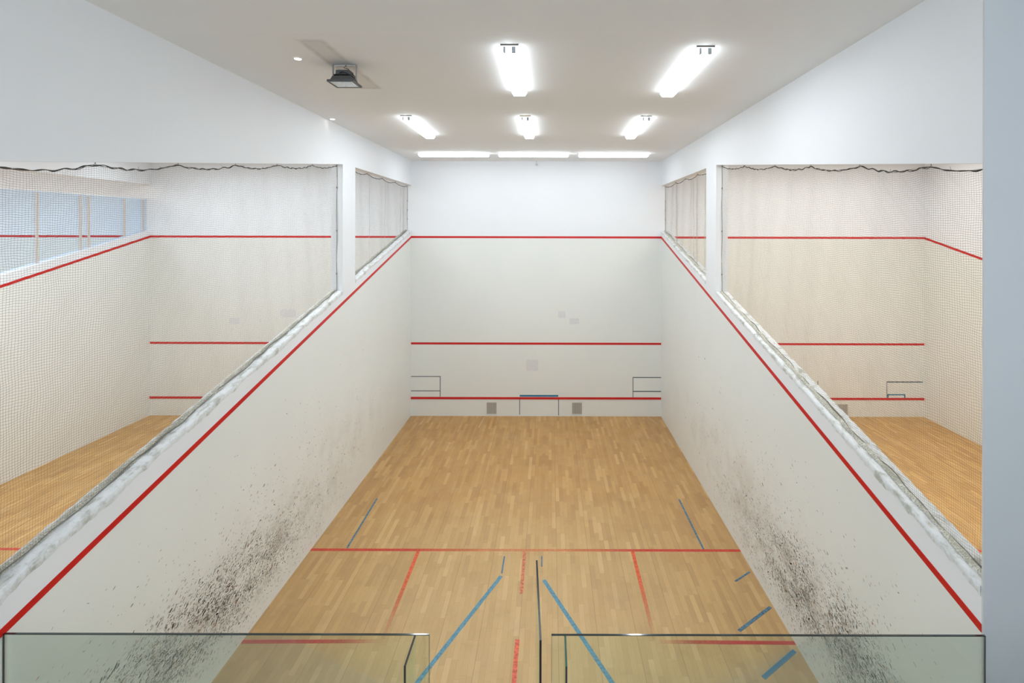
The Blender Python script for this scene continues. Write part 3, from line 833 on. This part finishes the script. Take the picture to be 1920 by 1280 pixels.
# ------------------------------------------------------------------ sensor box on the front wall
root = thing('sensor_box', 'tiny white sensor box high on the front wall under the ceiling', 'sensor', (0.005, L, 6.44))
f = MB(); f.box(-0.045, 0.045, -0.04, 0, -0.045, 0.035); o = f.build('housing', M_SENSOR, root)
bv = o.modifiers.new('bevel', 'BEVEL'); bv.width = 0.008; bv.segments = 3
f = MB(); f.tube([(0.0, -0.012, 0.035), (0.0, -0.012, 0.0795)], 0.008, 8); f.build('stem', M_VENT, root)
f = MB(); f.tube([(0, -0.039, -0.012), (0, -0.046, -0.012)], 0.016, 14); f.build('lens', M_HOLD, root)

# ------------------------------------------------------------------ wall vents
def vent(x, z, w_, h_, label, seed):
    root = thing('wall_vent', label, 'vent', (x, L, z), 'grey vents low on the front walls')
    f = MB(); f.box(-w_/2, w_/2, -0.004, -0.0005, -h_/2, h_/2); f.build('backing', M_VENTF, root)
    f = MB()
    for a in ((-w_/2, w_/2, h_/2-0.010, h_/2), (-w_/2, w_/2, -h_/2, -h_/2+0.010), (-w_/2, -w_/2+0.010, -h_/2, h_/2), (w_/2-0.010, w_/2, -h_/2, h_/2)):
        f.box(a[0], a[1], -0.012, -0.001, a[2], a[3])
    f.build('frame', M_VENT, root)
    rnd = random.Random(seed); n = 13
    for i in range(n):
        xx = -w_/2+0.018+(w_-0.036)*i/(n-1); j = rnd.uniform(-.003, .003)
        f = MB(); f.box(xx-0.0042+j, xx+0.0042+j, -0.010, -0.004, -h_/2+0.010, h_/2-0.010); f.build('slat', M_VENT, root)
vent(-1.134, 0.204, 0.255, 0.295, 'square grey slatted vent under the red line, left of the blue bar', 1)
vent(1.050, 0.204, 0.25, 0.295, 'square grey slatted vent under the red line, right of the blue bar', 2)
vent(7.853, 0.175, 0.24, 0.295, 'dark square vent in the neighbouring right court, seen through the net', 3)

# ------------------------------------------------------------------ glass back wall
GH, GT, GY = 2.137, 0.012, 0.045
def glass_panel(name, x0, x1, label, group=None):
    root = thing(name, label, 'glass screen', ((x0+x1)/2, GY, 0), group)
    w2 = (x1-x0)/2
    f = MB(); f.box(-w2, w2, -GT/2, GT/2, 0.004, GH-0.003); f.build('pane', M_GLASS, root)
    f = MB(); f.box(-w2, w2, -GT/2, GT/2, GH-0.003, GH+0.002); o = f.build('top_edge', M_GLASSE, root); o['label'] = 'dark polished top edge'
    return root
XDL, XDR = -0.424, 0.374
gp = glass_panel('glass_screen', -HW+0.004, XDL, 'wide clear green-tinted glass panel left of the open door')
gp2 = glass_panel('glass_screen', XDR, HW-0.004, 'wide clear green-tinted glass panel right of the open door')
for g_, xe in ((gp, XDL), (gp2, XDR)):
    f = MB(); lx = xe-g_.location.x; s_ = 1 if xe == XDL else -1
    f.box(min(lx, lx+s_*0.002), max(lx, lx+s_*0.002), -GT/2, GT/2, 0.004, GH+0.002); f.build('side_edge', M_GLASSG, g_)
f = MB(); lx = -HW+0.004-gp.location.x; f.box(lx-0.002, lx, -0.0055, 0.0055, 0, GH); o = f.build('wall_channel', M_DARK, gp)
f = MB(); lx = HW-0.004-gp2.location.x; f.box(lx, lx+0.002, -0.0055, 0.0055, 0, GH); o = f.build('wall_channel', M_DARK, gp2)
def fin(x, label):
    y0 = GY-GT/2-0.001; dp = 0.235
    root = thing('glass_fin', label, 'glass fin', (x, y0, 0), 'glass support fins of the back wall')
    t = 0.006; rr = 0.0
    f = MB(); f.prism_x([(0, 0.004), (0, GH-0.003), (-dp+0.002, GH-0.003), (-dp+0.002, 0.004)], -t, t); f.build('pane', M_GLASS, root)
    f = MB(); f.box(-t, t, -dp, 0, GH-0.003, GH+0.001); f.build('top_edge', M_GLASSG if x > 0 else M_BLACK, root)
    f = MB(); f.box(-t, t, -dp, -dp+0.003, 0.004, GH-0.003); f.build('front_edge', M_GLASSE, root)
fin(-0.514, 'narrow glass fin standing against the left glass panel')
fin(0.462, 'narrow glass fin standing against the right glass panel')
# open glass door, swung into the court
root = struct(thing('door_1', 'frameless glass door swung open into the court, seen edge-on', 'door', (0.302, 0.0, 0)))
del root['category']
ang = math.atan2(-0.045, 0.79)
root.rotation_euler = (0, 0, 0.058)
f = MB(); f.box(-0.006, 0.006, 0.003, 0.787, 0.012, GH-0.004); f.build('door_pane', M_GLASS, root)
f = MB(); f.box(-0.007, 0.007, 0.0, 0.79, GH-0.004, GH+0.001); f.build('door_top_edge', M_GLASSE, root)
f = MB(); f.box(-0.007, 0.007, 0.0, 0.003, 0.012, GH-0.004); f.build('door_hinge_edge', M_BLACK, root)
